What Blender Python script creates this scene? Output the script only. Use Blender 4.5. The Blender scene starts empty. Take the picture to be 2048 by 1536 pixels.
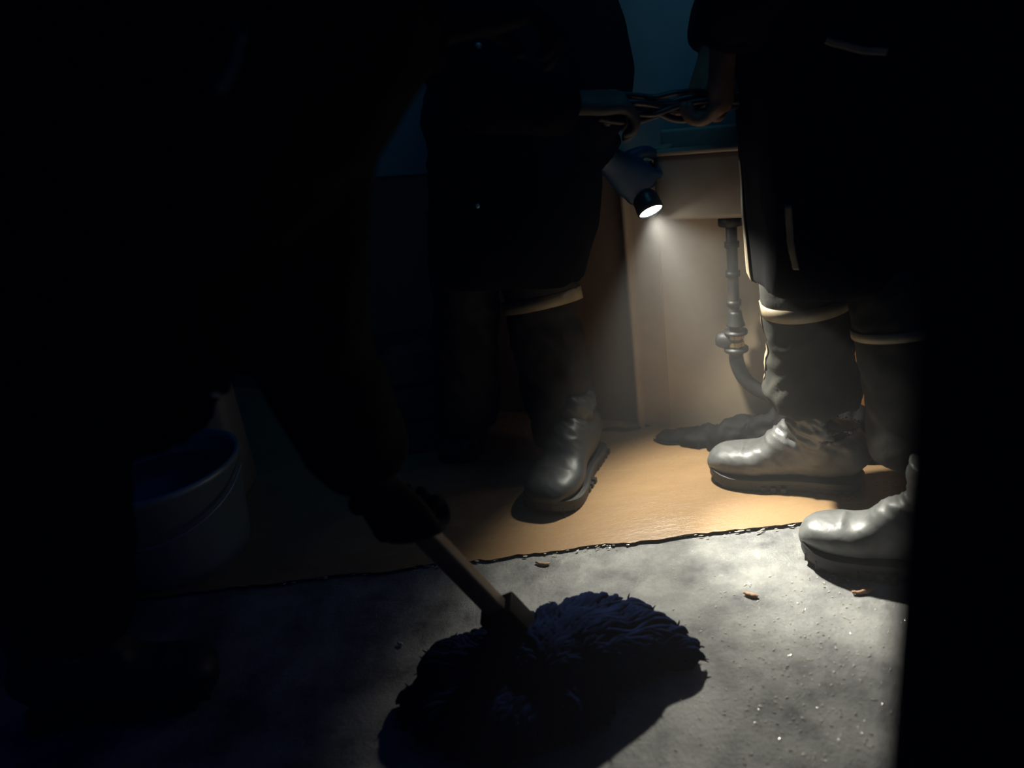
import bpy, bmesh, math, random
from mathutils import Vector, Matrix, noise
random.seed(7)
sc = bpy.context.scene
COL = sc.collection
PI = math.pi

# ------------------------------------------------------------------ camera
F_PX = 1590.0
PITCH, ROLL, CAM_H = math.radians(22), math.radians(-8), 0.95
cam_d = bpy.data.cameras.new('camera'); cam = bpy.data.objects.new('camera', cam_d); COL.objects.link(cam)
CAM_M = Matrix.Translation((0, 0, CAM_H)) @ Matrix.Rotation(PI/2-PITCH, 4, 'X') @ Matrix.Rotation(ROLL, 4, 'Z')
cam.matrix_world = CAM_M
cam_d.sensor_width = 36; cam_d.lens = F_PX/2048*36
cam_d.clip_start = 0.02
cam_d.dof.use_dof = True; cam_d.dof.focus_distance = 1.62; cam_d.dof.aperture_fstop = 1.9
sc.camera = cam

# ------------------------------------------------------------------ exposure, world, haze, torch light
sc.view_settings.view_transform = 'Standard'; sc.view_settings.look = 'None'
sc.view_settings.gamma = 1.0; sc.view_settings.use_curve_mapping = False
sc.view_settings.exposure = 0.0
w = bpy.data.worlds.new('world'); sc.world = w; w.use_nodes = True
w.node_tree.nodes['Background'].inputs[0].default_value = (0.015, 0.14, 0.95, 1)
w.node_tree.nodes['Background'].inputs[1].default_value = 0.034
HAZE_DENSITY = 0.075
TORCH_POWER = 56.0
SPILL_POWER = 33.0
LENS_EMIT = 19.0
BEAM_COLOR = (1.0, 0.97, 0.84)

def ray(x, y):
    d = Vector(((x-1024)/F_PX, -(y-768)/F_PX, -1))
    return (CAM_M.to_3x3() @ d)
def W(x, y, D):
    """point seen at (x, y) that stands at depth D into the room"""
    d = ray(x, y); return Vector((0, 0, CAM_H)) + d*(D/d.y)
def F(x, y, z=0.0):
    d = ray(x, y); return Vector((0, 0, CAM_H)) + d*((z-CAM_H)/d.z)

TORCH_P = W(1301, 421, 1.72)
TORCH_N = Vector((0.21, -0.58, -0.79)).normalized()      # the way the torch shines
sp = bpy.data.lights.new('torch_beam', 'SPOT'); spo = bpy.data.objects.new('torch_beam', sp); COL.objects.link(spo)
sp.energy = TORCH_POWER; sp.color = BEAM_COLOR; sp.spot_size = math.radians(38); sp.spot_blend = 1.0
sp.shadow_soft_size = 0.018
spo.location = TORCH_P + TORCH_N*0.012
spo.rotation_euler = TORCH_N.to_track_quat('-Z', 'Y').to_euler()
s2 = bpy.data.lights.new('torch_spill', 'SPOT'); s2o = bpy.data.objects.new('torch_spill', s2); COL.objects.link(s2o)
s2.energy = SPILL_POWER; s2.color = BEAM_COLOR; s2.spot_size = math.radians(106); s2.spot_blend = 0.75; s2.shadow_soft_size = 0.018
s2o.location = TORCH_P + TORCH_N*0.012; s2o.rotation_euler = spo.rotation_euler
# added bluish fill for the upper wall, high between the figures, no real source
al = bpy.data.lights.new('upper_wall_fill', 'AREA'); alo = bpy.data.objects.new('upper_wall_fill', al); COL.objects.link(alo)
al.energy = 0.75; al.spread = math.radians(75); al.color = (0.12, 0.62, 1.0); al.shape = 'RECTANGLE'; al.size = 0.9; al.size_y = 0.5
alo.location = (0.35, 1.15, 2.25); alo.rotation_euler = Vector((0.05, 0.75, -1.0)).to_track_quat('-Z', 'Y').to_euler()

# ------------------------------------------------------------------ helpers
def tag(o, label=None, cat=None, group=None, kind=None):
    if label: o['label'] = label
    if cat: o['category'] = cat
    if group: o['group'] = group
    if kind: o['kind'] = kind
    return o
def empty(name, loc):
    o = bpy.data.objects.new(name, None); COL.objects.link(o); o.location = loc
    o.empty_display_size = 0.05
    return o
def link(name, me, m, parent=None, smooth=True):
    o = bpy.data.objects.new(name, me); COL.objects.link(o)
    if m: me.materials.clear(); me.materials.append(m)
    if smooth:
        for p in me.polygons: p.use_smooth = True
    if parent:
        o.parent = parent
        if parent.parent is None: o.matrix_parent_inverse = Matrix.Translation(-Vector(parent.location))
    return o
def obj(name, bm, m, parent=None, smooth=True):
    me = bpy.data.meshes.new(name)
    bmesh.ops.recalc_face_normals(bm, faces=bm.faces)
    bm.to_mesh(me); bm.free()
    return link(name, me, m, parent, smooth)
def catmull(P, n):
    """P: list of tuples of floats; n samples per span"""
    out = []
    k = len(P)
    for i in range(k-1):
        p0 = P[max(i-1, 0)]; p1 = P[i]; p2 = P[i+1]; p3 = P[min(i+2, k-1)]
        for j in range(n):
            t = j/n
            out.append(tuple(0.5*((2*b)+(-a+c)*t+(2*a-5*b+4*c-d)*t*t+(-a+3*b-3*c+d)*t**3) for a, b, c, d in zip(p0, p1, p2, p3)))
    out.append(tuple(P[-1]))
    return out
def loft(bm, secs, ref=(0, 1, 0), seg=28, n=5, power=2.0, cap=True):
    """secs: [(point, ra, rb)] ra across, rb along ref"""
    S = catmull([(p[0], p[1], p[2], a, b) for p, a, b in secs], n)
    ref = Vector(ref)
    rings = []
    for i, s in enumerate(S):
        p = Vector(s[:3])
        q0 = Vector(S[max(i-1, 0)][:3]); q1 = Vector(S[min(i+1, len(S)-1)][:3])
        t = (q1-q0).normalized()
        b = (ref - t*ref.dot(t)).normalized(); a = t.cross(b)
        ring = []
        for k in range(seg):
            th = 2*PI*k/seg; c, s_ = math.cos(th), math.sin(th)
            c = math.copysign(abs(c)**(2/power), c); s_ = math.copysign(abs(s_)**(2/power), s_)
            ring.append(bm.verts.new(p + a*(s[3]*c) + b*(s[4]*s_)))
        rings.append(ring)
    for r0, r1 in zip(rings, rings[1:]):
        for k in range(seg):
            bm.faces.new((r0[k], r0[(k+1) % seg], r1[(k+1) % seg], r1[k]))
    if cap:
        bm.faces.new(rings[0][::-1]); bm.faces.new(rings[-1])
    return bm
def tube(bm, pts, r, seg=10, n=4):
    rr = r if isinstance(r, (list, tuple)) else [r]*len(pts)
    d = (Vector(pts[-1])-Vector(pts[0])).normalized()
    ref = (0, 0, 1) if abs(d.z) < 0.8 else (0, 1, 0)
    return loft(bm, [(p, q, q) for p, q in zip(pts, rr)], ref, seg, n)
def ball(bm, c, r, sub=2):
    r = (r, r, r) if not isinstance(r, (tuple, list)) else r
    bmesh.ops.create_icosphere(bm, subdivisions=sub, radius=1, matrix=Matrix.Translation(c) @ Matrix.Diagonal((*r, 1)))
    return bm
def box(bm, lo, hi, mat=None, bev=0.0):
    lo, hi = Vector(lo), Vector(hi)
    M = Matrix.Translation((lo+hi)/2) @ Matrix.Diagonal((*(hi-lo), 1))
    if mat: M = mat @ M
    r = bmesh.ops.create_cube(bm, size=1, matrix=M)
    if bev:
        es = list({e for v in r['verts'] for e in v.link_edges})
        bmesh.ops.bevel(bm, geom=es, offset=bev, segments=3, affect='EDGES', profile=0.5)
    return bm
def melt(bm, voxel, smooth=2, fold=None, clip=None):
    """fuse the overlapping volumes of bm to one skin, then crumple it; returns mesh"""
    me = bpy.data.meshes.new('tmp'); bmesh.ops.recalc_face_normals(bm, faces=bm.faces); bm.to_mesh(me); bm.free()
    o = bpy.data.objects.new('tmp', me); COL.objects.link(o)
    md = o.modifiers.new('r', 'REMESH'); md.mode = 'VOXEL'; md.voxel_size = voxel
    if smooth:
        ms = o.modifiers.new('s', 'SMOOTH'); ms.iterations = smooth; ms.factor = 0.5
    dg = bpy.context.evaluated_depsgraph_get(); dg.update()
    me2 = bpy.data.meshes.new_from_object(o.evaluated_get(dg))
    bpy.data.objects.remove(o); bpy.data.meshes.remove(me)
    if fold:
        nn = [v.normal.copy() for v in me2.vertices]
        for v, nrm in zip(me2.vertices, nn):
            v.co += nrm*fold(v.co)
    return me2
def folds(amp, fx, fy, fz, seed=0, skew=0.0, ridge=True):
    off = Vector((seed*3.7, seed*1.3, seed*7.1))
    def f(c):
        q = Vector((c.x*fx, c.y*fy, (c.z+skew*c.x)*fz)) + off
        n = noise.noise(q); m = noise.noise(q*2.3)
        if ridge:
            return amp*((1-abs(n)*2.4)*0.7 + 0.4*(1-abs(m)*2.4) - 0.35)
        return amp*(n+0.4*m)
    return f

# ------------------------------------------------------------------ materials
def mat(name, col, rough=0.6, col2=None, nscale=8.0, bump=0.0, bscale=60.0, metal=0.0, spec=0.5, coat=0.0, lo=0.35, hi=0.65, sheen=0.0, stretch=(1, 1, 1), rough2=None, bdist=0.004, detail=5):
    m = bpy.data.materials.new(name); m.use_nodes = True
    nt = m.node_tree; b = nt.nodes['Principled BSDF']
    b.inputs['Base Color'].default_value = (*col, 1); b.inputs['Roughness'].default_value = rough
    b.inputs['Metallic'].default_value = metal; b.inputs['Specular IOR Level'].default_value = spec
    b.inputs['Coat Weight'].default_value = coat; b.inputs['Sheen Weight'].default_value = sheen
    tc = nt.nodes.new('ShaderNodeTexCoord'); mp = nt.nodes.new('ShaderNodeMapping'); mp.inputs['Scale'].default_value = stretch
    nt.links.new(tc.outputs['Object'], mp.inputs[0])
    if col2 or rough2 is not None:
        n = nt.nodes.new('ShaderNodeTexNoise'); n.inputs['Scale'].default_value = nscale; n.inputs['Detail'].default_value = detail; n.inputs['Roughness'].default_value = 0.65
        nt.links.new(mp.outputs[0], n.inputs['Vector'])
        r = nt.nodes.new('ShaderNodeMapRange'); r.inputs[1].default_value = lo; r.inputs[2].default_value = hi
        nt.links.new(n.outputs[0], r.inputs[0])
        if col2:
            mx = nt.nodes.new('ShaderNodeMix'); mx.data_type = 'RGBA'
            mx.inputs[6].default_value = (*col, 1); mx.inputs[7].default_value = (*col2, 1)
            nt.links.new(r.outputs[0], mx.inputs[0]); nt.links.new(mx.outputs[2], b.inputs['Base Color'])
        if rough2 is not None:
            r2 = nt.nodes.new('ShaderNodeMapRange'); r2.inputs[3].default_value = rough; r2.inputs[4].default_value = rough2
            nt.links.new(r.outputs[0], r2.inputs[0]); nt.links.new(r2.outputs[0], b.inputs['Roughness'])
    if bump:
        n2 = nt.nodes.new('ShaderNodeTexNoise'); n2.inputs['Scale'].default_value = bscale; n2.inputs['Detail'].default_value = 8; n2.inputs['Roughness'].default_value = 0.72
        nt.links.new(mp.outputs[0], n2.inputs['Vector'])
        bp = nt.nodes.new('ShaderNodeBump'); bp.inputs['Strength'].default_value = bump; bp.inputs['Distance'].default_value = bdist
        nt.links.new(n2.outputs[0], bp.inputs['Height']); nt.links.new(bp.outputs[0], b.inputs['Normal'])
    return m
M = {}
M['concrete'] = mat('wet_concrete', (0.42, 0.42, 0.40), 0.17, (0.095, 0.095, 0.105), 8, 0.75, 75, lo=0.40, hi=0.66, rough2=0.42, bdist=0.004, detail=14)
M['lino'] = mat('wet_linoleum', (0.44, 0.285, 0.15), 0.2, (0.36, 0.22, 0.11), 5, 0.35, 9, stretch=(1, 2.2, 1), rough2=0.42, bdist=0.01)
M['wall'] = mat('beige_plaster', (0.64, 0.50, 0.34), 0.7, (0.55, 0.42, 0.28), 6, 0.2, 30)
M['upper'] = mat('blue_grey_paint', (0.22, 0.33, 0.36), 0.8, (0.16, 0.26, 0.29), 5, 0.15, 40)
M['doorw'] = mat('brown_door_paint', (0.20, 0.125, 0.075), 0.6, (0.15, 0.09, 0.055), 9, 0.1, 40, stretch=(4, 4, 1))
M['trimw'] = mat('cream_trim_paint', (0.50, 0.37, 0.24), 0.5, (0.42, 0.30, 0.19), 10)
M['orange'] = mat('orange_wood', (0.55, 0.24, 0.07), 0.5, (0.42, 0.17, 0.05), 12, 0.1, 40, stretch=(5, 5, 1))
M['enamel'] = mat('old_white_enamel', (0.40, 0.33, 0.26), 0.35, (0.33, 0.27, 0.21), 9)
M['iron'] = mat('dark_pipe_iron', (0.03, 0.03, 0.03), 0.5, (0.02, 0.02, 0.02), 30, metal=0.3)
M['pipe'] = mat('dull_grey_pipe', (0.07, 0.06, 0.055), 0.45, (0.045, 0.04, 0.038), 25, metal=0.1, spec=0.3)
M['brass'] = mat('brass', (0.55, 0.38, 0.14), 0.35, metal=0.8)
M['rubber'] = mat('black_rubber', (0.018, 0.018, 0.02), 0.55)
M['boot'] = mat('lit_scuffed_boot', (0.19, 0.195, 0.195), 0.34, (0.10, 0.102, 0.102), 18, 0.15, 60, rough2=0.5)  # boot rubber paled, torchlight on the right figure's boots put into the colour
M['boot_shaded'] = mat('shaded_rubber_boot', (0.04, 0.045, 0.05), 0.42, (0.025, 0.028, 0.03), 18, 0.15, 60, rough2=0.5)  # darker copy of the boot rubber for boots the torch hardly reaches
M['sole'] = mat('boot_sole', (0.025, 0.025, 0.026), 0.5, (0.015, 0.015, 0.015), 40)
M['trouser'] = mat('dark_canvas_trousers', (0.042, 0.040, 0.034), 0.8, (0.024, 0.024, 0.022), 12, 0.3, 300, spec=0.12)
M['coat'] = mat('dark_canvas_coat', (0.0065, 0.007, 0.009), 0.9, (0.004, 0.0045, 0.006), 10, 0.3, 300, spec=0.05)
M['reflect'] = mat('dirty_reflective_tape', (0.36, 0.29, 0.18), 0.5, (0.26, 0.20, 0.12), 30)
M['glove'] = mat('brown_leather_glove', (0.34, 0.20, 0.12), 0.55, (0.22, 0.13, 0.08), 30, 0.3, 200)  # colour raised to stand in for torchlight coming from below
M['bglove'] = mat('blue_rubber_glove', (0.015, 0.06, 0.14), 0.5, (0.01, 0.04, 0.10), 30)
M['dglove'] = mat('black_work_glove', (0.010, 0.011, 0.013), 0.8, (0.006, 0.006, 0.008), 60, spec=0.15)
M['mglove'] = mat('shaded_glove', (0.09, 0.075, 0.06), 0.6, (0.05, 0.04, 0.035), 30, 0.3, 200)  # darker copy of the brown glove, dim light put into its colour
M['skin'] = mat('skin', (0.45, 0.26, 0.18), 0.5)
M['helmet'] = mat('helmet_shell', (0.03, 0.03, 0.035), 0.3)
M['hair'] = mat('dark_hair', (0.02, 0.015, 0.01), 0.7)
M['wood'] = mat('worn_wood', (0.14, 0.11, 0.085), 0.45, (0.09, 0.07, 0.055), 20, 0.2, 60, stretch=(1, 1, 1))
M['clamp'] = mat('black_plastic', (0.006, 0.006, 0.008), 0.6, spec=0.1)
M['mop'] = mat('navy_mop_yarn', (0.004, 0.013, 0.055), 0.9, (0.002, 0.006, 0.028), 40, 0.4, 200, spec=0.03)
M['zinc'] = mat('galvanised_zinc', (0.42, 0.55, 0.60), 0.42, (0.34, 0.46, 0.51), 12, metal=0.35)
M['water'] = mat('bucket_water', (0.03, 0.06, 0.07), 0.08, bump=0.3, bscale=12)
M['beige'] = mat('beige_plastic', (0.55, 0.40, 0.28), 0.5)
M['bag'] = mat('black_sheeting', (0.014, 0.014, 0.016), 0.65, (0.009, 0.009, 0.01), 9, 0.2, 60, spec=0.12)
M['chip'] = mat('wood_chip', (0.50, 0.30, 0.18), 0.7)
M['grit'] = mat('pale_grit', (0.60, 0.58, 0.52), 0.15)
M['flake'] = mat('white_flake', (0.60, 0.56, 0.48), 0.2)
M['drop'] = mat('glint_drop', (0.25, 0.18, 0.12), 0.06, spec=1.0, coat=1.0)  # for the beads that carry the torch highlight
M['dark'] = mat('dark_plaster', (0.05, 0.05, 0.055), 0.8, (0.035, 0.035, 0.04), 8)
M['cable'] = mat('cable_sheath', (0.035, 0.025, 0.025), 0.45)
M['torch'] = mat('torch_body', (0.02, 0.022, 0.026), 0.35)
M['crate'] = mat('dark_green_crate', (0.045, 0.055, 0.05), 0.7, (0.03, 0.036, 0.034), 12, 0.2, 60)
ml = bpy.data.materials.new('torch_lens_glow'); ml.use_nodes = True
b = ml.node_tree.nodes['Principled BSDF']; b.inputs['Emission Color'].default_value = (1, 1, 0.93, 1); b.inputs['Emission Strength'].default_value = LENS_EMIT
M['lens'] = ml

# ------------------------------------------------------------------ haze filling the room
mh = bpy.data.materials.new('smoke_haze'); mh.use_nodes = True; nt = mh.node_tree
nt.nodes.remove(nt.nodes['Principled BSDF'])
vs = nt.nodes.new('ShaderNodeVolumePrincipled'); vs.inputs['Color'].default_value = (0.93, 0.93, 0.93, 1)
vs.inputs['Density'].default_value = HAZE_DENSITY; vs.inputs['Anisotropy'].default_value = 0.15
nt.links.new(vs.outputs[0], nt.nodes['Material Output'].inputs['Volume'])
bm = bmesh.new(); box(bm, (-2.2, -0.6, 0.005), (2.2, 2.6, 2.3))
haze = tag(obj('smoke_haze', bm, mh, smooth=False), 'thin grey smoke haze filling the dark room around the torch beam', 'smoke', kind='stuff')

# ------------------------------------------------------------------ structure
# the back wall is turned 23 degrees: it comes nearer on the right
A0 = F(1335, 858); A1 = F(1722, 893)
wd = (A1-A0); wd.z = 0; wd.normalize(); wn = Vector((wd.y, -wd.x, 0))      # wn points into the room (to the camera)
if wn.y > 0: wn = -wn
WM = Matrix(((wd.x, -wn.x, 0, A0.x), (wd.y, -wn.y, 0, A0.y), (0, 0, 1, 0), (0, 0, 0, 1)))  # local x along wall, local y away from the room
WI = WM.inverted()
def wall_u(x, y):      # pixel column on the wall plane -> distance along the wall
    d = WI.to_3x3() @ ray(x, y); o = WI @ Vector((0, 0, CAM_H)); t = -o.y/d.y
    p = o + d*t; return p
bm = bmesh.new(); box(bm, (-3, -1, -0.1), (3, 3.2, 0)); tag(obj('floor', bm, M['concrete'], smooth=False), kind='structure')
u_door = wall_u(1258, 600).x; u_trim = wall_u(1333, 700).x
u_or0 = wall_u(1690, 800).x; u_or1 = wall_u(1752, 800).x
bm = bmesh.new(); box(bm, (u_trim-0.02, 0, 0), (u_or1+1.2, 0.12, 0.70), WM)
tag(obj('wall_back', bm, M['wall'], smooth=False), 'lower beige painted part of the wall below the basin', kind='structure')
uL = -2.1; ZD = BWz = 0.70
bm = bmesh.new(); box(bm, (uL, 0.006, ZD), (u_or1+1.2, 0.13, 2.4), WM)
tag(obj('wall_upper', bm, M['upper'], smooth=False), 'upper blue grey painted part of the wall', kind='structure')
bm = bmesh.new(); box(bm, (uL, 0.012, 0), (u_door+0.01, 0.13, ZD), WM)
tag(obj('wall_lower', bm, M['doorw'], smooth=False), 'brown painted lower wall left of the cream post', kind='structure')
bm = bmesh.new()
loft(bm, [(WM @ Vector((u_door+0.012, -0.002, z)), 0.012, 0.022) for z in (0, 0.3, 0.5, ZD)], tuple(wn), 20, 1, 2.0)
box(bm, (u_door+0.01, -0.008, 0), (u_trim, 0.06, ZD), WM, 0.002)
tag(obj('trim_1', bm, M['trimw'], smooth=False), 'cream post with a rounded edge between brown and beige wall', kind='structure')
bm = bmesh.new(); box(bm, (u_or0, -0.025, 0), (u_or1, 0.02, 2.05), WM, 0.004)
tag(obj('trim_2', bm, M['orange'], smooth=False), 'orange wooden door post behind the right hand figure', kind='structure')
bm = bmesh.new(); box(bm, (u_or0-0.05, -0.055, 0.0), (u_or1+0.3, -0.024, 0.022), WM, 0.005)
tag(obj('trim_3', bm, M['trimw'], smooth=False), 'tan threshold strip at the foot of the orange post', kind='structure')
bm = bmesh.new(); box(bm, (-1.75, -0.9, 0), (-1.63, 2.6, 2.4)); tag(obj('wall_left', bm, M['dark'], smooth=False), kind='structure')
# near door jamb on the right
jx = W(1764, 1400, 0.24).x
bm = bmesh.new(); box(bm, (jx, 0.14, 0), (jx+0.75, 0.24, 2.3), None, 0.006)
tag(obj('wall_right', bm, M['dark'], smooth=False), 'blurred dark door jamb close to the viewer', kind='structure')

# linoleum sheet with a ragged near edge
bm = bmesh.new()
e0, e1 = F(820, 1137, 0.004), F(1740, 1031, 0.004)
ed = (e1-e0).normalized()
N = 260; near = []; far = []
for i in range(N+1):
    u = -1.4 + 3.0*i/N
    p = e0 + ed*u
    j = 0.010*noise.noise(Vector((u*9, 0, 0))) + 0.007*noise.noise(Vector((u*38, 4, 0))) + 0.003*noise.noise(Vector((u*120, 9, 0)))
    near.append(Vector((p.x, p.y+j, 0.004))); 
    far.append(Vector((p.x, 0, 0)))
rows = 26
grid = []
for i in range(N+1):
    x = near[i].x
    # stop just before the walls
    tw = (x-A0.x)/wd.x; yw = A0.y + wd.y*tw + 0.01
    col = []
    for r in range(rows+1):
        t = r/rows; y = near[i].y*(1-t)+yw*t
        z = 0.004 + 0.0012*noise.noise(Vector((x*5, y*9, 2))) + (0.0015*max(0, noise.noise(Vector((x*14, 0, 5)))) if r == 0 else 0)
        col.append(bm.verts.new((x, y, max(z, 0.0032))))
    grid.append(col)
for i in range(N):
    for r in range(rows):
        bm.faces.new((grid[i][r], grid[i+1][r], grid[i+1][r+1], grid[i][r+1]))
lo = obj('linoleum_sheet', bm, M['lino'])
so = lo.modifiers.new('thick', 'SOLIDIFY'); so.thickness = 0.003; so.offset = -1; so.use_rim = False
tag(lo, 'wet brown linoleum floor covering with a ragged edge over the grey concrete', 'flooring', kind='structure')

# ------------------------------------------------------------------ wash basin with waste pipe
bs = empty('wash_basin', WM @ Vector((0, 0, 0)))
tag(bs, 'old pale wash basin fixed to the wall above the waste pipe', 'sink')
fr = 0.11          # how far the front stands off the wall
def BW(x, y):      # pixel on the basin front plane
    d = WI.to_3x3() @ ray(x, y); o = WI @ Vector((0, 0, CAM_H)); t = (-fr-o.y)/d.y; return o+d*t
b0 = BW(1302, 440); b1 = BW(1302, 306); zb = (BW(1430, 440).z); zt = (BW(1430, 291).z)
ub0, ub1 = b1.x, b1.x+0.52
bm = bmesh.new()
# outer body: rounded box, hollowed from above
box(bm, (ub0, -fr, zb), (ub1, 0.0, zt-0.012), WM, 0.014)
me = bpy.data.meshes.new('b')
obj('basin', bm, M['enamel'], bs)
bm = bmesh.new()
for (lo_, hi_) in (((ub0-0.006, -fr-0.008, zt-0.014), (ub1+0.006, -fr+0.022, zt)), ((ub0-0.006, -0.02, zt-0.014), (ub1+0.006, 0.0, zt+0.03)),
                 ((ub0-0.006, -fr, zt-0.014), (ub0+0.022, 0, zt)), ((ub1-0.022, -fr, zt-0.014), (ub1+0.006, 0, zt))):
    box(bm, lo_, hi_, WM, 0.006)
obj('rim', bm, M['enamel'], bs)
pu = WI @ W(1464, 560, 1.0)
def on_pipe(x, y, off):
    d = WI.to_3x3() @ ray(x, y); o = WI @ Vector((0, 0, CAM_H)); t = (-off-o.y)/d.y; return WM @ (o+d*t)
OFF = 0.055
pt0 = on_pipe(1462, 446, OFF); pt1 = on_pipe(1470, 664, OFF)
bm = bmesh.new(); tube(bm, [pt0, pt0.lerp(pt1, .5), pt1], 0.0125, 16, 2)
wp = obj('waste_pipe', bm, M['pipe'], bs)
for y in (487, 544, 603):
    t = (y-446)/(664-446); c = pt0.lerp(pt1, t)
    bm = bmesh.new(); tube(bm, [c+Vector((0, 0, .006)), c-Vector((0, 0, .006))], 0.0165, 16, 1)
    obj('joint_ring', bm, M['iron'], wp)
bm = bmesh.new(); tube(bm, [pt0+Vector((0, 0, .02)), pt0-Vector((0, 0, .004))], 0.028, 20, 1); box(bm, (0, 0, 0), (0.10, 0.035, 0.012), Matrix.Translation(pt0+Vector((-0.03, -0.0, 0.0))) @ WM.to_3x3().to_4x4(), 0.002)
obj('drain_flange', bm, M['iron'], wp)
c = on_pipe(1471, 640, OFF)
bm = bmesh.new(); tube(bm, [c+Vector((0, 0, .022)), c, c-Vector((0, 0, .012))], [0.014, 0.018, 0.022], 18, 3); obj('pipe_reducer', bm, M['iron'], wp)
# valve body with brass nuts and a side handle
v = on_pipe(1472, 680, OFF)
bm = bmesh.new()
tube(bm, [v+Vector((0, 0, .024)), v+Vector((0, 0, .017))], 0.027, 18, 1)
tube(bm, [v-Vector((0, 0, .018)), v-Vector((0, 0, .026))], 0.028, 18, 1)
tube(bm, [v+Vector((0, 0, .02)), v-Vector((0, 0, .02))], 0.017, 18, 1)
tube(bm, [v, v-wd*0.028, v-wd*0.045], [0.016, 0.021, 0.015], 16, 2)
va = obj('valve', bm, M['iron'], bs)
bm = bmesh.new()
for dz in (0.011, -0.008):
    bmesh.ops.create_cone(bm, cap_ends=True, segments=6, radius1=0.0195, radius2=0.0195, depth=0.011, matrix=Matrix.Translation(v+Vector((0, 0, dz))))
obj('brass_nut', bm, M['brass'], va, smooth=False)
bm = bmesh.new()
hp = [v-Vector((0, 0, .022)), on_pipe(1474, 725, OFF), on_pipe(1490, 758, OFF), on_pipe(1520, 782, OFF), on_pipe(1560, 795, OFF), on_pipe(1640, 815, OFF)]
tube(bm, hp, 0.017, 16, 8)
for k in range(0): pass
obj('drain_hose', bm, M['rubber'], bs)

# ------------------------------------------------------------------ crumpled black sheeting at the wall foot
def mound(name, pts, m, label, cat, seed, voxel=0.007, amp=0.014, f=16):
    bm = bmesh.new()
    for p, r in pts: ball(bm, p, r, 2)
    me = melt(bm, voxel, 4, folds(amp, f, f, f*0.9, seed))
    for v in me.vertices: v.co.z = max(v.co.z, 0.006)
    return tag(link(name, me, m), label, cat)
def WP(u, off, z): return WM @ Vector((u, -off, z))
mound('plastic_sheeting', [(WP(0.05, .05, .008), (.07, .035, .014)), (WP(0.13, .055, .012), (.08, .04, .035)), (WP(0.21, .06, .02), (.09, .045, .065)), (WP(0.30, .065, .03), (.09, .05, .09)), (WP(0.38, .065, .03), (.08, .05, .11)), (WP(0.45, .06, .03), (.06, .045, .11))],
      M['bag'], 'crumpled black plastic sheeting heaped along the wall under the drain hose', 'plastic sheeting', 3)
# thin dark strips, added to stand in for gaps and cracks at the wall foot
def scrap(pix, wid, label, m, name='gap_strip', cat='scrap', z=0.008, amp=0.004, group=None):
    bm = bmesh.new(); pts = [F(x, y, z) for x, y in pix]
    S = catmull([tuple(p) for p in pts], 6); n = len(S)
    vs_ = []
    for i, s in enumerate(S):
        p = Vector(s); q0 = Vector(S[max(i-1, 0)]); q1 = Vector(S[min(i+1, n-1)]); t = (q1-q0).normalized(); sd = Vector((-t.y, t.x, 0))
        w_ = wid*(0.25+0.75*math.sin(PI*(i+0.5)/n))*(1+0.6*noise.noise(Vector((i*0.7, wid*99, 0))))
        up = Vector((0, 0, amp*(1+noise.noise(Vector((i*.4, 3, 1))))))
        vs_.append((bm.verts.new(p-sd*w_), bm.verts.new(p+up), bm.verts.new(p+sd*w_)))
    for a, b_ in zip(vs_, vs_[1:]):
        bm.faces.new((a[0], a[1], b_[1], b_[0])); bm.faces.new((a[1], a[2], b_[2], b_[1]))
    o = obj(name, bm, m); s_ = o.modifiers.new('t', 'SOLIDIFY'); s_.thickness = 0.0015; s_.offset = 1
    return tag(o, label, cat, group)
scrap([(1196, 862), (1225, 858), (1250, 860), (1282, 856)], 0.010, 'black strip standing in for the gap at the foot of the brown door', M['bag'])
scrap([(1286, 853), (1312, 850), (1340, 854)], 0.005, 'thin black strip standing in for the gap at the foot of the cream casing', M['bag'])
scrap([(1308, 880), (1328, 888), (1362, 889)], 0.003, 'thin black strip standing in for a crack in the linoleum before the cream casing', M['bag'])
scrap([(1700, 926), (1722, 925), (1750, 929)], 0.003, 'thin black strip standing in for a crack in the linoleum before the orange post', M['bag'])

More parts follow.
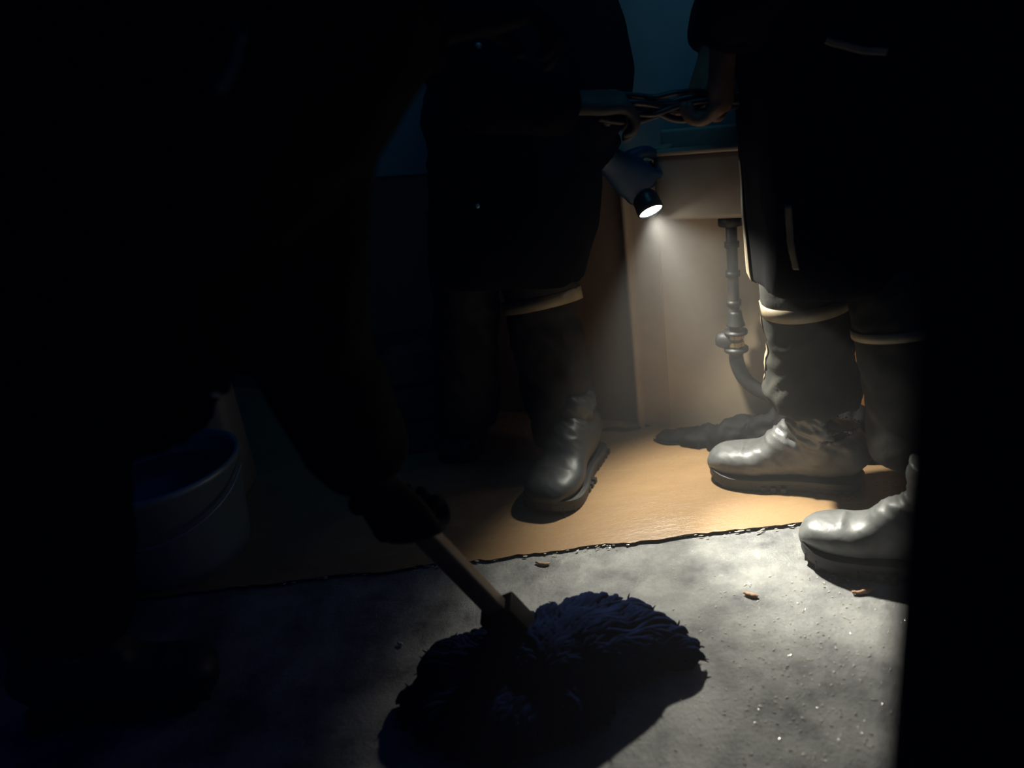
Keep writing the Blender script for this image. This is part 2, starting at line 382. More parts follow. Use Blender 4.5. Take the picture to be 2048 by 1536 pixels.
# ------------------------------------------------------------------ boots
def boot(parent, toe, direction, L=0.31, Wd=0.112, shaft=0.24, seed=1, lean=(0, 0), m='boot_shaded', crumple=0.010, label=None, ss=1.0):
    """toe: floor point of the toe tip; direction: floor vector from heel to toe"""
    d = Vector(direction); d.z = 0; d.normalize(); s = Vector((-d.y, d.x, 0))
    T = Vector((toe[0], toe[1], 0.006))
    BM = Matrix(((d.x, s.x, 0, T.x-d.x*L), (d.y, s.y, 0, T.y-d.y*L), (0, 0, 1, T.z), (0, 0, 0, 1)))
    bm = bmesh.new(); k = Wd/0.112
    prof = [(1.0, .016, .020), (.975, .040, .036), (.92, .056, .047), (.82, .062, .054), (.70, .068, .054), (.60, .084, .048), (.49, .115, .043), (.36, .14, .042), (.20, .135, .041), (.08, .11, .037), (.0, .07, .024)]
    loft(bm, [(BM @ Vector((x*L, 0, .022+h/2)), wd_*k, h/2) for x, h, wd_ in prof], (0, 0, 1), 26, 4, 2.4)
    lx, ly = lean
    loft(bm, [(BM @ Vector((.25*L, 0, .07)), .056, .044), (BM @ Vector((.27*L+lx*.3, ly*.3, .12)), .060*ss, .050*ss), (BM @ Vector((.25*L+lx*.7, ly*.7, .17)), .066*ss, .058*ss), (BM @ Vector((.24*L+lx, ly, shaft)), .07*ss, .064*ss)], tuple(s), 28, 4)
    # toe cap ridge
    tube(bm, [BM @ Vector((.77*L, -.046*k, .060)), BM @ Vector((.775*L, -.034*k, .079)), BM @ Vector((.78*L, 0, .087)), BM @ Vector((.775*L, .034*k, .079)), BM @ Vector((.77*L, .046*k, .060))], 0.0032, 8, 5)
    base = folds(crumple, 13, 13, 24, seed, 0.6)
    org = BM.translation
    def fo(c):
        z = c.z-0.006; xx = (c-org).dot(d)/L
        a = min(1, max(0, (z-0.09)/0.05)); toe_ = 0.16*(1 if xx > .5 else .4)
        return base(c)*max(a, toe_)
    me = melt(bm, 0.0042, 3, fo)
    o = link('boot', me, M[m], parent)
    if label: o['label'] = label
    # sole with welt, arch and lugs
    def outline(grow, z):
        pts = []
        half = [(0, .012), (.02, .028), (.08, .037), (.2, .040), (.35, .039), (.5, .043), (.65, .051), (.8, .054), (.9, .047), (.965, .032), (1, .012)]
        sm = catmull(half, 4)
        for x, y in sm: pts.append((x*L + (grow if x > .5 else -grow)*(abs(x-.5)*2)**4, (y+grow)*k))
        spring = lambda x: 0.012*max(0, (x/L-.8)/.2)**2
        return [BM @ Vector((x, -y, z+spring(x))) for x, y in pts] + [BM @ Vector((x, y, z+spring(x))) for x, y in reversed(pts)]
    bm = bmesh.new(); rings = []
    for grow, z in ((0.000, 0.0), (.003, .003), (.003, .018), (.0055, .020), (.0055, .029), (.001, .031)):
        rings.append([bm.verts.new(p) for p in outline(grow, z)])
    n = len(rings[0])
    for r0, r1 in zip(rings, rings[1:]):
        for i in range(n): bm.faces.new((r0[i], r0[(i+1) % n], r1[(i+1) % n], r1[i]))
    bm.faces.new(rings[0][::-1]); bm.faces.new(rings[-1])
    for x in [i*.067 for i in range(15)]:
        if .30 < x < .42: continue
        for sy in (-1, 1):
            wdt = (.038 if x < .4 else .050-max(0, x-.85)*.22)*k
            box(bm, (x*L, sy*wdt-.005, -.004), (x*L+.012, sy*wdt+.006, .014), BM @ Matrix.Translation((0, 0, 0.012*max(0, (x-.8)/.2)**2)), .001)
    so = obj('sole', bm, M['sole'], o, smooth=False)
    # scuffed welt line
    return o, BM

# ------------------------------------------------------------------ hands
def hand(parent, wrist, fwd, nrm, m, curl=0.9, side=1, sc_=1.0, name='glove', cuff=0.06, splay=0.10, thumb_curl=0.5, label=None):
    """fwd: from wrist to knuckles, nrm: out of the palm; side +1/-1 puts the thumb"""
    f = Vector(fwd).normalized(); n = Vector(nrm); n = (n-f*n.dot(f)).normalized(); s = f.cross(n)*side
    Wr = Vector(wrist)
    def P(a, b_, c): return Wr + f*(a*sc_) + s*(b_*sc_) + n*(c*sc_)
    bm = bmesh.new()
    loft(bm, [(P(-cuff, 0, 0), .034*sc_, .028*sc_), (P(-.01, 0, 0), .030*sc_, .022*sc_), (P(.02, 0, 0), .036*sc_, .019*sc_), (P(.055, 0, 0), .044*sc_, .018*sc_), (P(.088, 0, -.002), .043*sc_, .015*sc_), (P(.1, 0, -.002), .034*sc_, .011*sc_)], tuple(n), 20, 4, 2.3)
    for i, (b_, ln) in enumerate(((.036, .078), (.0122, .088), (-.012, .082), (-.0355, .064))):
        base = P(.088, b_, -.002)
        ang = 0.15; dirs = []
        pts = [P(.06, b_*.9, 0), base]
        p = base
        for seg_, k in enumerate((.45, .32, .26)):
            ang += curl*(0.75+0.12*i) if seg_ else curl*0.7
            dd = (f*math.cos(ang) + n*math.sin(ang) + s*(splay*(b_/.033)*math.cos(ang))).normalized()
            p = p + dd*(ln*k*sc_); pts.append(p)
        tube(bm, pts, [.0105*sc_, .0105*sc_, .0099*sc_, .0094*sc_, .008*sc_], 10, 4)
        ball(bm, pts[-1], .0083*sc_, 1)
        ball(bm, base, .0122*sc_, 1)
    t0 = P(.02, .022, .006)
    t1 = t0 + (f*.6 + s*.8 + n*.25).normalized()*(.042*sc_)
    t2 = t1 + (f*.9 + s*.25 + n*(.2+thumb_curl)).normalized()*(.034*sc_)
    t3 = t2 + (f*.75 - s*.15 + n*(.35+thumb_curl*1.3)).normalized()*(.027*sc_)
    tube(bm, [t0, t1, t2, t3], [.016*sc_, .0135*sc_, .0118*sc_, .0095*sc_], 10, 4); ball(bm, t3, .0097*sc_, 1)
    me = melt(bm, 0.0032*sc_, 1)
    o = link(name, me, m, parent)
    if label: o['label'] = label
    return o

def leg_tr(bm, hip, knee, ankle, rh=.10, rk=.082, ra=.085):
    hip, knee, ankle = Vector(hip), Vector(knee), Vector(ankle)
    loft(bm, [(hip, rh, rh), (hip.lerp(knee, .5), rh*.93, rh*.93), (knee, rk, rk), (knee.lerp(ankle, .5), rk*1.0, rk*.97), (knee.lerp(ankle, .86), ra, ra), (ankle, ra*.96, ra*.96), (ankle-Vector((0, 0, .008)), ra*.8, ra*.8)], (0, 1, 0), 32, 6)
def band(parent, center, axis, ra, rb, width, m=None, name='reflective_band', label=None, ref=(0, 1, 0), thick=0.003):
    bm = bmesh.new(); ax = Vector(axis).normalized(); c = Vector(center)
    r = Vector(ref); b_ = (r-ax*r.dot(ax)).normalized(); a = ax.cross(b_); seg = 48
    rows = []
    for h, g in ((-.5, 0), (-.5, thick), (.5, thick), (.5, 0)):
        rows.append([bm.verts.new(c + ax*(h*width) + a*((ra+g)*math.cos(2*PI*k/seg)) + b_*((rb+g)*math.sin(2*PI*k/seg))) for k in range(seg)])
    for r0, r1 in zip(rows, rows[1:]+rows[:1]):
        for k in range(seg): bm.faces.new((r0[k], r0[(k+1) % seg], r1[(k+1) % seg], r1[k]))
    o = obj(name, bm, m or M['reflect'], parent)
    if label: o['label'] = label
    return o
def strip_on(parent, target, pts, half, name, m, label=None, push=0.002, side=None, src=None):
    """a ribbon laid onto the surface of target along the view of src"""
    dg = bpy.context.evaluated_depsgraph_get(); dg.update()
    from mathutils.bvhtree import BVHTree
    bv = BVHTree.FromPolygons([target.matrix_world @ v.co for v in target.data.vertices], [tuple(p.vertices) for p in target.data.polygons])
    S = catmull([tuple(p) for p in pts], 8); bm = bmesh.new(); rows = []
    for i, s in enumerate(S):
        p = Vector(s); t = (Vector(S[min(i+1, len(S)-1)])-Vector(S[max(i-1, 0)])).normalized()
        loc, nn, _, _ = bv.find_nearest(p)
        sd = t.cross(nn).normalized(); row = []
        for k in (-1, -.5, 0, .5, 1):
            l2, n2, _, _ = bv.find_nearest(loc+sd*(half*k)+nn*0.004)
            row.append(bm.verts.new(l2+nn*push))
        rows.append(row)
    for r0, r1 in zip(rows, rows[1:]):
        for k in range(4): bm.faces.new((r0[k], r0[k+1], r1[k+1], r1[k]))
    o = obj(name, bm, m, parent)
    sm = o.modifiers.new('t', 'SOLIDIFY'); sm.thickness = 0.0015; sm.offset = 0
    if label: o['label'] = label
    return o
def head(parent, c, look, helmet=True):
    c = Vector(c); l = Vector(look); l.z = 0; l.normalize(); s = Vector((-l.y, l.x, 0)); u = Vector((0, 0, 1))
    def P(a, b_, z): return c + l*a + s*b_ + u*z
    bm = bmesh.new()
    loft(bm, [(P(-.015, 0, -.22), .065, .06), (P(-.01, 0, -.14), .056, .055), (P(0, 0, -.06), .058, .062)], tuple(l), 20, 4)
    loft(bm, [(P(.035, 0, -.115), .025, .028), (P(.02, 0, -.09), .05, .06), (P(.01, 0, -.04), .066, .082), (P(0, 0, .02), .074, .094), (P(-.005, 0, .07), .068, .088), (P(-.01, 0, .105), .035, .045)], tuple(l), 24, 4)
    tube(bm, [P(.088, 0, .02), P(.108, 0, -.01), P(.112, 0, -.025), P(.092, 0, -.034)], [.008, .011, .014, .008], 8, 3)
    for k in (-1, 1):
        ball(bm, P(.082, k*.031, .008), .014, 1); ball(bm, P(-.002, k*.076, -.005), (.016, .016, .03), 1)
    ball(bm, P(.086, 0, -.062), (.014, .022, .008), 1)
    me = melt(bm, .005, 2); o = link('head', me, M['skin'], parent); o['label'] = 'face and neck below the helmet'
    if helmet:
        bm = bmesh.new()
        loft(bm, [(P(.0, 0, .035), .112, .135), (P(0, 0, .045), .10, .118), (P(0, 0, .09), .098, .115), (P(0, 0, .13), .075, .09), (P(0, 0, .15), .03, .035)], tuple(l), 32, 4)
        obj('helmet', bm, M['helmet'], parent)

# ================================================================== right hand figure (faces left)
pc = empty('person', (W(1700, 560, 1.42).x, 1.42, 0))
tag(pc, 'person on the right in a long dark coat, standing side-on with one pale-lit boot forward', 'person')
C_hip1 = W(1640, 290, 1.50); C_kn1 = W(1612, 590, 1.47); C_an1 = W(1626, 796, 1.50)
bm = bmesh.new(); leg_tr(bm, C_hip1, C_kn1, C_an1, .10, .081, .096)
C_hip2 = W(1770, 300, 1.42); C_kn2 = W(1812, 640, 1.31); C_an2 = W(1846, 905, 1.27)
leg_tr(bm, C_hip2, C_kn2, C_an2, .10, .085, .088)
ball(bm, (C_hip1+C_hip2)/2+Vector((0, 0, .04)), (.16, .18, .14), 3)
me = melt(bm, 0.0075, 3, folds(0.009, 9, 9, 12, 4, -0.9))
trC = link('trousers', me, M['trouser'], pc)
t1 = F(1421, 968); h1 = F(1698, 993)
dC = (t1-h1); off = Vector((-dC.y, dC.x, 0)).normalized()
if off.y < 0: off = -off
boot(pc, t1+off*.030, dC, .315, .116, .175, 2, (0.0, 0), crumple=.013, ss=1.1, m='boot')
t2 = F(1602, 1122); h2 = F(1880, 1172)
dC2 = (t2-h2); off = Vector((-dC2.y, dC2.x, 0)).normalized()
if off.y < 0: off = -off
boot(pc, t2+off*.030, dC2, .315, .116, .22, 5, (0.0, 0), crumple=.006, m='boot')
band(pc, W(1612, 602, 1.47), (C_kn1-C_an1)+Vector((.0, .03, 0)), .083, .083, .026, label='beige reflective band below the knee')
band(pc, W(1812, 650, 1.31), (C_kn2-C_an2), .089, .089, .016)
strip_on(pc, trC, [W(1534, 600, 1.50), W(1538, 650, 1.50), W(1542, 700, 1.50), W(1550, 762, 1.52)], .008, 'reflective_piping', M['reflect'], 'pale piping down the front seam')
# coat
def coat_mesh(secs, sleeves, power=2.6, voxel=.009, fold=None, extra=None, ref=(0, 1, 0)):
    bm = bmesh.new(); loft(bm, secs, ref, 48, 6, power)
    for s in sleeves: loft(bm, s, (0, 1, 0), 28, 5, 2.2)
    if extra: extra(bm)
    return melt(bm, voxel, 3, fold)
cy = 1.42
secsC = [(W(1736, 541, cy), .196, .14), (W(1736, 530, cy), .202, .152), (W(1734, 470, cy), .205, .155), (W(1728, 300, cy), .204, .15), (W(1722, 150, cy), .198, .155), (W(1700, -40, cy), .18, .17), (W(1680, -300, cy), .15, .21), (W(1680, -380, cy), .09, .16), (W(1680, -420, cy), .06, .06)]
def exC(bm):
    pass
shC = W(1640, -270, 1.30)
slC = [(shC, .085, .085), (W(1590, -180, 1.27), .075, .075), (W(1515, -60, 1.30), .066, .066), (W(1472, 20, 1.36), .058, .058), (W(1460, 60, 1.38), .050, .050)]
slC2 = [(W(1660, -270, 1.55), .08, .08), (W(1530, -120, 1.62), .07, .07), (W(1450, 20, 1.60), .058, .058), (W(1432, 90, 1.58), .050, .050)]
fC = folds(.009, 8, 8, 3, 11)
me = coat_mesh(secsC, [slC, slC2], power=3.6, fold=fC, extra=exC)
coatC = link('coat', me, M['coat'], pc)
strip_on(pc, coatC, [W(1508, 572, 1.47), W(1500, 480, 1.47), W(1495, 400, 1.47), W(1497, 310, 1.47)], .009, 'reflective_strip', M['reflect'], 'beige reflective strip down the coat front edge')
strip_on(pc, coatC, [W(1562, 560, 1.26), W(1558, 520, 1.26), W(1552, 430, 1.26)], .006, 'reflective_strip', M['reflect'], 'beige reflective strip beside the front edge')
strip_on(pc, coatC, [W(1660, 84, 1.24), W(1710, 96, 1.24), W(1780, 106, 1.24)], .005, 'reflective_strip', M['reflect'], 'dim reflective strip across the coat waist')
band(pc, W(1460, 52, 1.38), Vector(slC[-2][0])-Vector(slC[-1][0]), .055, .055, .022, M['coat'], 'cuff')
head(pc, W(1640, -560, 1.42), (-1, -.1, 0))
# hands holding the cables
hand(pc, W(1446, 96, 1.40), (-.05, .10, -1), (-.75, .5, -.1), M['glove'], .95, 1, 1.0, label='brown glove lit from below')
hand(pc, W(1428, 112, 1.56), (-.25, -.25, -1), (-.6, -.6, 0), M['glove'], .85, -1, 1.0)

# ================================================================== middle figure (faces the viewer), holds the torch
pb = empty('person', (W(1020, 560, 1.64).x, 1.64, 0))
tag(pb, 'person in the middle in dark coat and trousers, holding the lit torch', 'person')
B_h1 = W(1060, 260, 1.76); B_k1 = W(1082, 590, 1.79); B_a1 = W(1128, 872, 1.77)
B_h2 = W(950, 270, 1.80); B_k2 = W(930, 600, 1.84); B_a2 = W(935, 840, 1.87)
bm = bmesh.new(); leg_tr(bm, B_h1, B_k1, B_a1, .10, .084, .080); leg_tr(bm, B_h2, B_k2, B_a2, .10, .080, .078)
ball(bm, (B_h1+B_h2)/2+Vector((0, 0, .04)), (.17, .13, .13), 3)
me = melt(bm, .0075, 3, folds(.011, 8, 8, 11, 8, .7))
trB = link('trousers', me, M['trouser'], pb)
tB = F(1072, 1030); dB = F(1075, 1034)-F(1158, 945)
boot(pb, F(1092, 1036), F(1087, 1034)-F(1150, 945), .31, .135, .17, 9, crumple=.006, ss=.86)
boot(pb, F(915, 935), F(905, 960)-F(935, 880), .31, .116, .25, 12, crumple=.011)
band(pb, W(1084, 600, 1.79), (B_k1-B_a1)+Vector((-.02, .06, .02)), .092, .092, .028, label='beige reflective band round the knee')
cyB = 1.77
ax = TORCH_N
secsB = [(W(1018, 552, cyB), .158, .12), (W(1018, 538, cyB), .166, .14), (W(1020, 480, cyB), .175, .16), (W(1030, 380, cyB), .185, .16), (W(1036, 200, cyB), .175, .15), (W(1020, 0, cyB), .170, .15), (W(1005, -250, cyB), .20, .14), (W(1025, -340, cyB), .16, .10), (W(1020, -390, cyB), .06, .06)]
hf = Vector((.72, .12, -.68)).normalized(); hn = (Vector((.1, 1, .1))-hf*hf.dot(Vector((.1, 1, .1)))).normalized()
HWR = TORCH_P-ax*.080-hf*.078-hn*.030
slB = [(W(1095, -230, 1.68), .08, .08), (W(1132, -60, 1.68), .072, .072), (W(1190, 110, 1.66), .066, .066), (W(1196, 200, 1.66), .060, .060), (HWR-hf*.085, .056, .056), (HWR-hf*.045, .052, .052), (HWR-hf*.02, .046, .046)]
slB2 = [(W(900, -230, 1.60), .08, .08), (W(900, -20, 1.50), .072, .072), (W(940, 160, 1.42), .066, .066), (W(1060, 200, 1.40), .055, .055), (W(1130, 205, 1.42), .048, .048)]
me = coat_mesh(secsB, [slB, slB2], fold=folds(.009, 8, 8, 3.5, 21))
coatB = link('coat', me, M['coat'], pb)
for x, y in ((946, 20), (950, 58), (957, 92), (955, 412)):
    d = ray(x, y); dg = bpy.context.evaluated_depsgraph_get(); dg.update()
    hit, loc, nn, _ = coatB.ray_cast(coatB.matrix_world.inverted() @ Vector((0, 0, CAM_H)), coatB.matrix_world.to_3x3().inverted() @ d)
    if hit:
        bm = bmesh.new(); ball(bm, coatB.matrix_world @ loc, .0055, 2); obj('snap_fastener', bm, M['zinc'], pb)
head(pb, W(1020, -520, 1.64), (.1, -1, 0))
# torch hand
hand(pb, HWR, hf, hn, M['bglove'], 1.15, 1, 1.0, cuff=.03, label='blue glove holding the torch')
hand(pb, W(1146, 206, 1.42), (1, .1, -.12), (.1, .3, -1), M['mglove'], .8, 1, .92)

# torch
tt = empty('torch', TORCH_P)
tag(tt, 'small lit hand torch shining down at the floor from the middle figure\'s blue glove', 'flashlight')
bm = bmesh.new()
tube(bm, [TORCH_P-ax*.006, TORCH_P-ax*.0061-ax*.025, TORCH_P-ax*.045, TORCH_P-ax*.05, TORCH_P-ax*.12, TORCH_P-ax*.128], [.0285, .0275, .019, .0165, .0165, .012], 28, 4)
obj('torch_body', bm, M['torch'], tt)
bm = bmesh.new()
q = ax.to_track_quat('Z', 'Y').to_matrix().to_4x4()
ring = []
for (r, z) in ((.0290, -.010), (.0290, .004), (.0262, .004), (.0255, -.003)):
    ring.append([bm.verts.new(Matrix.Translation(TORCH_P) @ q @ Vector((r*math.cos(2*PI*k/40), r*math.sin(2*PI*k/40), z))) for k in range(40)])
for r0, r1 in zip(ring, ring[1:]):
    for k in range(40): bm.faces.new((r0[k], r0[(k+1) % 40], r1[(k+1) % 40], r1[k]))
obj('bezel', bm, M['torch'], tt)
bm = bmesh.new(); bmesh.ops.create_circle(bm, cap_ends=True, segments=40, radius=.0258, matrix=Matrix.Translation(TORCH_P) @ q)
me = bpy.data.meshes.new('lens'); bm.to_mesh(me); bm.free()
lens = link('lens', me, M['lens'], tt, smooth=False)
lens['label'] = 'glowing white lens'

# cables slung between the hands
cb = empty('cable_bundle', W(1360, 190, 1.48))
tag(cb, 'dark bundle of cables held between the middle and right figures', 'cable')
for k in range(9):
    bm = bmesh.new(); pts = []
    for i in range(9):
        t = i/8; x = 1195+(1500-1195)*t; sag = 16*math.sin(PI*t)
        y = 212-22*t+sag*.6 + 24*noise.noise(Vector((t*2.6, k*1.7, 1)))*(.5+math.sin(PI*t)) + (k-4)*4.5
        D = 1.47+.03*noise.noise(Vector((t*3, k*2.1, 8)))+.01*(k % 3)
        pts.append(W(x, y, D))
    tube(bm, pts, .0055+.001*(k % 3), 8, 4); obj('cable', bm, M['cable'], cb)

# ================================================================== mopping figure, near left
pa = empty('person', (W(250, 900, .95).x, .95, 0))
tag(pa, 'person in the left foreground, a black silhouette gripping the mop handle with a gloved hand', 'person')
bm = bmesh.new()
A_h1 = W(210, 420, .80); A_k1 = W(120, 850, .90); A_a1 = W(140, 1240, 1.0)
A_h2 = W(0, 420, 1.0); A_k2 = W(-130, 820, 1.12); A_a2 = W(-170, 1080, 1.22)
leg_tr(bm, A_h1, A_k1, A_a1, .10, .085, .085); leg_tr(bm, A_h2, A_k2, A_a2, .10, .085, .085)
ball(bm, (A_h1+A_h2)/2+Vector((0, 0, .03)), (.16, .16, .13), 3)
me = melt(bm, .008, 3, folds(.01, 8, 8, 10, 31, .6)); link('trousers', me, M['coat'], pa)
tA = F(440, 1375); boot(pa, tA, F(440, 1375)-F(150, 1430), .31, .116, .25, 33)
tA2 = F(60, 1230); boot(pa, tA2, F(60, 1230)-F(-250, 1290), .31, .116, .25, 35)
secsA = [(W(180, 690, .84), .15, .15), (W(182, 670, .84), .155, .16), (W(200, 520, .82), .165, .17), (W(280, 320, .80), .165, .165), (W(400, 100, .78), .17, .17), (W(520, -120, .78), .17, .18), (W(600, -280, .78), .13, .16), (W(640, -340, .78), .06, .06)]
slA = [(W(560, -140, .72), .085, .085), (W(590, 80, .74), .074, .074), (W(590, 300, .78), .072, .072), (W(585, 500, .82), .074, .074), (W(620, 700, .88), .072, .072), (W(690, 850, .93), .066, .066), (W(732, 915, .955), .060, .060)]
slA2 = [(W(600, -160, .95), .08, .08), (W(700, 10, 1.0), .062, .062), (W(790, 52, 1.02), .057, .057), (W(860, 50, 1.04), .052, .052)]
me = coat_mesh(secsA, [slA, slA2], fold=folds(.010, 8, 8, 5, 41))
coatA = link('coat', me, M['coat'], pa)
strip_on(pa, coatA, [W(470, 50, .55), W(462, 100, .55), W(432, 140, .55), W(415, 250, .55)], .004, 'reflective_strip', M['reflect'], 'dim reflective strip on the coat')
hand(pa, W(905, 48, 1.05), (1, .1, .05), (0, .2, -1), M['dglove'], .8, 1, 1.0)
head(pa, W(700, -640, .80), (1, .3, 0))
# mop
m0 = W(1012, 1236, 1.035)                # middle of the clamp
mh_ = W(818, 1035, 1.0)                  # in the fist
hd = (mh_-m0).normalized()
fw = (m0-mh_).normalized()
hw_ = W(758, 950, .965); hf = (W(838, 1055, 1.0)-hw_).normalized(); hn = (Vector((.25, 1, .3))-hf*hf.dot(Vector((.25, 1, .3)))).normalized()
hand(pa, hw_-hn*.02, hf, hn, M['dglove'], 1.15, -1, 1.12, cuff=.05)
mp_ = empty('mop', (m0.x, m0.y, 0))
tag(mp_, 'mop with a shaggy navy head, black clamp and worn wooden handle on the concrete', 'mop')
side = hd.cross(Vector((0, 1, 0))).normalized()
if side.x < 0: side = -side
side = (side*math.cos(math.radians(12)) + Vector((0, -1, 0))*math.sin(math.radians(12))); side = (side-hd*side.dot(hd)).normalized()
dep = hd.cross(side).normalized()
def bar(bm, a, b_, w_, t_, bev):
    L = (b_-a).length; R = Matrix((( *side, 0), (*dep, 0), (*hd, 0), (0, 0, 0, 1))).transposed()
    box(bm, (-w_/2, -t_/2, 0), (w_/2, t_/2, L), Matrix.Translation(a) @ R, bev)
bm = bmesh.new(); bar(bm, m0+hd*.0, m0+hd*1.10, .034, .024, .004); obj('handle', bm, M['wood'], mp_)
bm = bmesh.new(); bar(bm, m0-hd*.040, m0+hd*.030, .060, .044, .004); bar(bm, m0-hd*.075, m0-hd*.035, .050, .036, .008); cl = obj('clamp', bm, M['clamp'], mp_)
bm = bmesh.new(); 
mc = F(1135, 1375, 0.04)
lobes = [(870, 1400, .06, .025), (930, 1345, .07, .05), (990, 1330, .07, .055), (1060, 1330, .08, .06), (1130, 1290, .08, .06), (1190, 1262, .075, .055), (1250, 1270, .07, .05), (1310, 1290, .055, .036), (1350, 1308, .042, .026), (1100, 1400, .08, .04), (1000, 1430, .08, .045), (920, 1440, .06, .035), (1080, 1335, .09, .065), (1170, 1305, .09, .062), (1240, 1295, .075, .05)]
for x, y, r, h in lobes:
    c = F(x, y, h*.75); ball(bm, c, (r, r*.8, h), 3)
base_me = melt(bm, .007, 5, folds(.007, 16, 16, 16, 51))
for v in base_me.vertices: v.co.z = max(v.co.z, .004)
head_o = link('mop_head', base_me, M['mop'], mp_)
# yarn strands lying over the head
from mathutils.bvhtree import BVHTree
bv = BVHTree.FromPolygons([v.co.copy() for v in base_me.vertices], [tuple(p.vertices) for p in base_me.polygons])
cen = F(1075, 1330, .1); bm = bmesh.new(); rnd = random.Random(5)
def drape(x, y):
    return bv.ray_cast(Vector((x, y, .4)), Vector((0, 0, -1)))
for i in range(430):
    th = rnd.uniform(0, 2*PI); r0 = rnd.uniform(0.0, .10); ln = rnd.uniform(.07, .17)*(1.2 if math.cos(th) > 0 else 1)*(.62 if math.cos(th) > 0 and math.sin(th) < 0 else 1)
    d = Vector((math.cos(th), math.sin(th)*.7, 0)); sd = Vector((-d.y, d.x, 0)); pts = []; wv = rnd.uniform(-1, 1); out = 0
    for k in range(11):
        p = cen + d*(r0*1.3+ln*1.25*k/10) + sd*(.012*wv*math.sin(k*.5+i)+.004*math.sin(k*1.3+i*2))
        loc, nn, _, _ = drape(p.x, p.y)
        if loc is None:
            if not pts: break
            out += 1
            q_ = pts[-1]+Vector((d.x*.006, d.y*.006, -.012+rnd.random()*.006)); q_.z = max(q_.z, .004); pts.append(q_)
            if out > 2: break
        else: pts.append(loc+nn*(.001+.004*rnd.random()))
    if len(pts) >= 3: tube(bm, pts, [rnd.uniform(.0036, .0062)]*(len(pts)-1)+[.0012], 6, 2)
# short fuzz round the rim
for i in range(500):
    v = base_me.vertices[rnd.randrange(len(base_me.vertices))]
    if v.normal.z < -.3 or v.normal.z > .75: continue
    p = v.co.copy(); n_ = v.normal
    d = (n_+Vector((rnd.uniform(-.8, .8), rnd.uniform(-.8, .8), rnd.uniform(-.2, .6)))).normalized(); l_ = rnd.uniform(.008, .02)
    tube(bm, [p-n_*.002, p+d*l_*.5, p+d*l_+Vector((0, 0, -.003))], [.0022, .0016, .0006], 5, 1)
obj('yarn_strands', bm, M['mop'], head_o)['kind'] = 'stuff'

# ------------------------------------------------------------------ bucket
Bc = F(322, 1088); Bc = Vector((W(322, 1000, 1.58).x, 1.60, 0))
bk = empty('bucket', Bc); tag(bk, 'grey metal bucket of water standing on the floor behind the mopping figure', 'bucket')
def lathe(bm, c, prof, seg=64, ax_=None):
    rings = []
    for r, z in prof: rings.append([bm.verts.new(Vector(c)+Vector((r*math.cos(2*PI*k/seg), r*math.sin(2*PI*k/seg), z))) for k in range(seg)])
    for r0, r1 in zip(rings, rings[1:]):
        for k in range(seg): bm.faces.new((r0[k], r0[(k+1) % seg], r1[(k+1) % seg], r1[k]))
    return rings
BH = .235
bm = bmesh.new()
rg = lathe(bm, Bc, [(.001, .006), (.140, .006), (.150, .012), (.156, .03), (.172, BH-.02), (.173, BH-.004), (.178, BH), (.183, BH-.002), (.185, BH-.010), (.181, BH-.018), (.176, BH-.020), (.158, .03), (.153, .004), (.14, 0), (.001, 0)])
obj('bucket_body', bm, M['zinc'], bk)
bm = bmesh.new(); lathe(bm, Bc, [(.0005, BH-.055), (.06, BH-.055), (.12, BH-.055), (.1685, BH-.055)]); obj('water', bm, M['water'], bk)
bm = bmesh.new(); pts = [Bc+Vector((.187*math.cos(a)*1.0, -.187*abs(math.sin(a)), BH-.03-.075*abs(math.sin(a)))) for a in [PI*i/10 for i in range(11)]]
tube(bm, pts, .003, 8, 4); obj('bail_handle', bm, M['zinc'], bk)
# beige canister behind the bucket
cc = Vector((W(392, 800, 1.86).x, 1.88, 0)); ct = empty('canister', cc)
tag(ct, 'pale beige canister standing behind the grey bucket', 'canister')
bm = bmesh.new(); box(bm, (-.075, -.06, 0), (.075, .06, .30), Matrix.Translation(cc), .02)
obj('canister_body', bm, M['beige'], ct)
bm = bmesh.new(); tube(bm, [cc+Vector((.03, 0, .29)), cc+Vector((.03, 0, .325)), cc+Vector((-.02, 0, .33)), cc+Vector((-.055, 0, .325)), cc+Vector((-.06, 0, .29))], .009, 10, 4); obj('carry_handle', bm, M['beige'], ct)
bm = bmesh.new(); tube(bm, [cc+Vector((.055, 0, .29)), cc+Vector((.055, 0, .325))], .018, 16, 1); obj('cap', bm, M['clamp'], ct)
# dim crate behind the middle figure
kc = Vector((W(840, 790, 2.02).x, 2.04, 0)); kr = empty('crate', kc)
tag(kr, 'dim dark crate standing on the floor behind the middle figure\'s legs', 'crate')
bm = bmesh.new()
zt_ = .30
for z in (0.01, .11, .21):
    box(bm, (-.15, -.11, z), (.15, -.10, z+.085), Matrix.Translation(kc), .002); box(bm, (-.15, .10, z), (.15, .11, z+.085), Matrix.Translation(kc), .002)
    box(bm, (-.15, -.10, z), (-.14, .10, z+.085), Matrix.Translation(kc), .002); box(bm, (.14, -.10, z), (.15, .10, z+.085), Matrix.Translation(kc), .002)
for sx in (-1, 1):
    for sy in (-1, 1): box(bm, (sx*.125-.012, sy*.087-.012, 0), (sx*.125+.012, sy*.087+.012, .30), Matrix.Translation(kc), .002)
box(bm, (-.145, -.105, .005), (.145, .105, .014), Matrix.Translation(kc))
obj('crate_body', bm, M['crate'], kr, smooth=False)
me_m = mound('cloth_heap', [(kc+Vector((.02+dx, dy, .225)), (.06, .05, .06)) for dx, dy in ((-.06, 0), (0, .02), (.05, -.01))] , M['crate'], 'rumpled dark cloth lying in the dim crate', 'cloth', 61, .006, .010, 22)

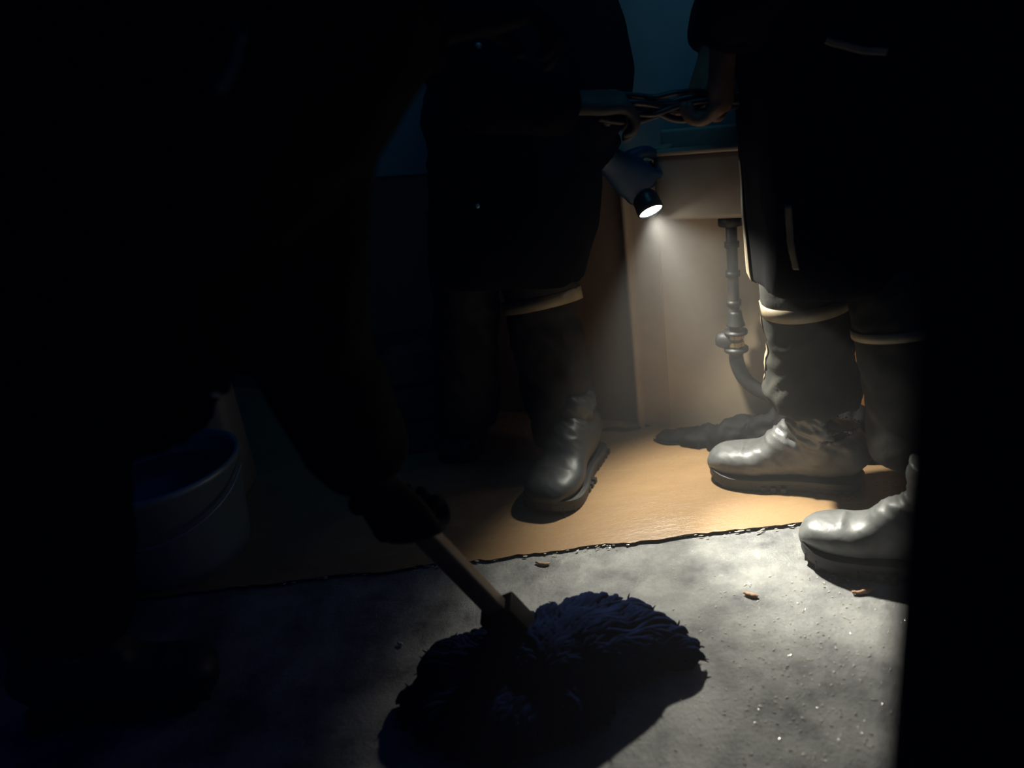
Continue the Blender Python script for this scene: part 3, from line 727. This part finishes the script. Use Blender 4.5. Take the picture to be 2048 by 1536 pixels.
# ------------------------------------------------------------------ small litter
scrap([(1072, 1125), (1086, 1129), (1100, 1127)], .0035, 'small tan wood chip on the concrete just below the linoleum edge', M['chip'], 'wood_chip', 'wood chip', .003, .003)
scrap([(1488, 1186), (1500, 1190), (1516, 1193)], .0045, 'pale wood chip on bright concrete right of the mop', M['chip'], 'wood_chip', 'wood chip', .003, .003)
scrap([(1704, 1186), (1724, 1185), (1746, 1178)], .0045, 'curled wood chip on the concrete below the nearer boot', M['chip'], 'wood_chip', 'wood chip', .003, .004)
scrap([(797, 1286), (801, 1290), (805, 1287)], .0022, 'tiny bright metal sliver on the dark floor left of the mop', M['flake'], 'metal_sliver', 'sliver', .003, .003)
def grains(name, n, place, m, label, cat, smin, smax, seed, el=1.0):
    rnd = random.Random(seed); bm = bmesh.new()
    for i in range(n):
        p = place(rnd); s = rnd.uniform(smin, smax)
        Mx = Matrix.Translation((p.x, p.y, p.z+s*.3)) @ Matrix.Rotation(rnd.uniform(0, 6.28) if el == 1 else rnd.gauss(0, .3), 4, 'Z') @ Matrix.Diagonal((s*rnd.uniform(.8, 2.0)*el, s*rnd.uniform(.5, 1), s*rnd.uniform(.3, .6), 1))
        bmesh.ops.create_icosphere(bm, subdivisions=2 if name == 'glint_droplets' else 1, radius=1, matrix=Mx)
    return tag(obj(name, bm, m, smooth=(name == 'glint_droplets')), label, cat, kind='stuff')
grains('grit', 700, lambda r: F(r.gauss(1600, 130), r.uniform(1150, 1536)), M['grit'], 'fine pale grit scattered over the wet concrete floor', 'grit', .0008, .0022, 3)
def edge_pt(r):
    u = -.3 + 1.6*r.random()**.8; p = e0+ed*u; return Vector((p.x, p.y+r.gauss(.004, .007), .004))
grains('paint_flakes', 300, edge_pt, M['flake'], 'pale flakes and wet crumbs along the ragged linoleum edge', 'flakes', .0008, .0030, 4, 1.8)
grains('glint_droplets', 130, lambda r: F(r.gauss(1315, 42), r.gauss(1022, 5), .004), M['drop'], 'water droplets added for torch glints on the wet linoleum between the boots', 'droplets', .0012, .0028, 6, 2.0)  # domes added to make the torch highlight on the linoleum
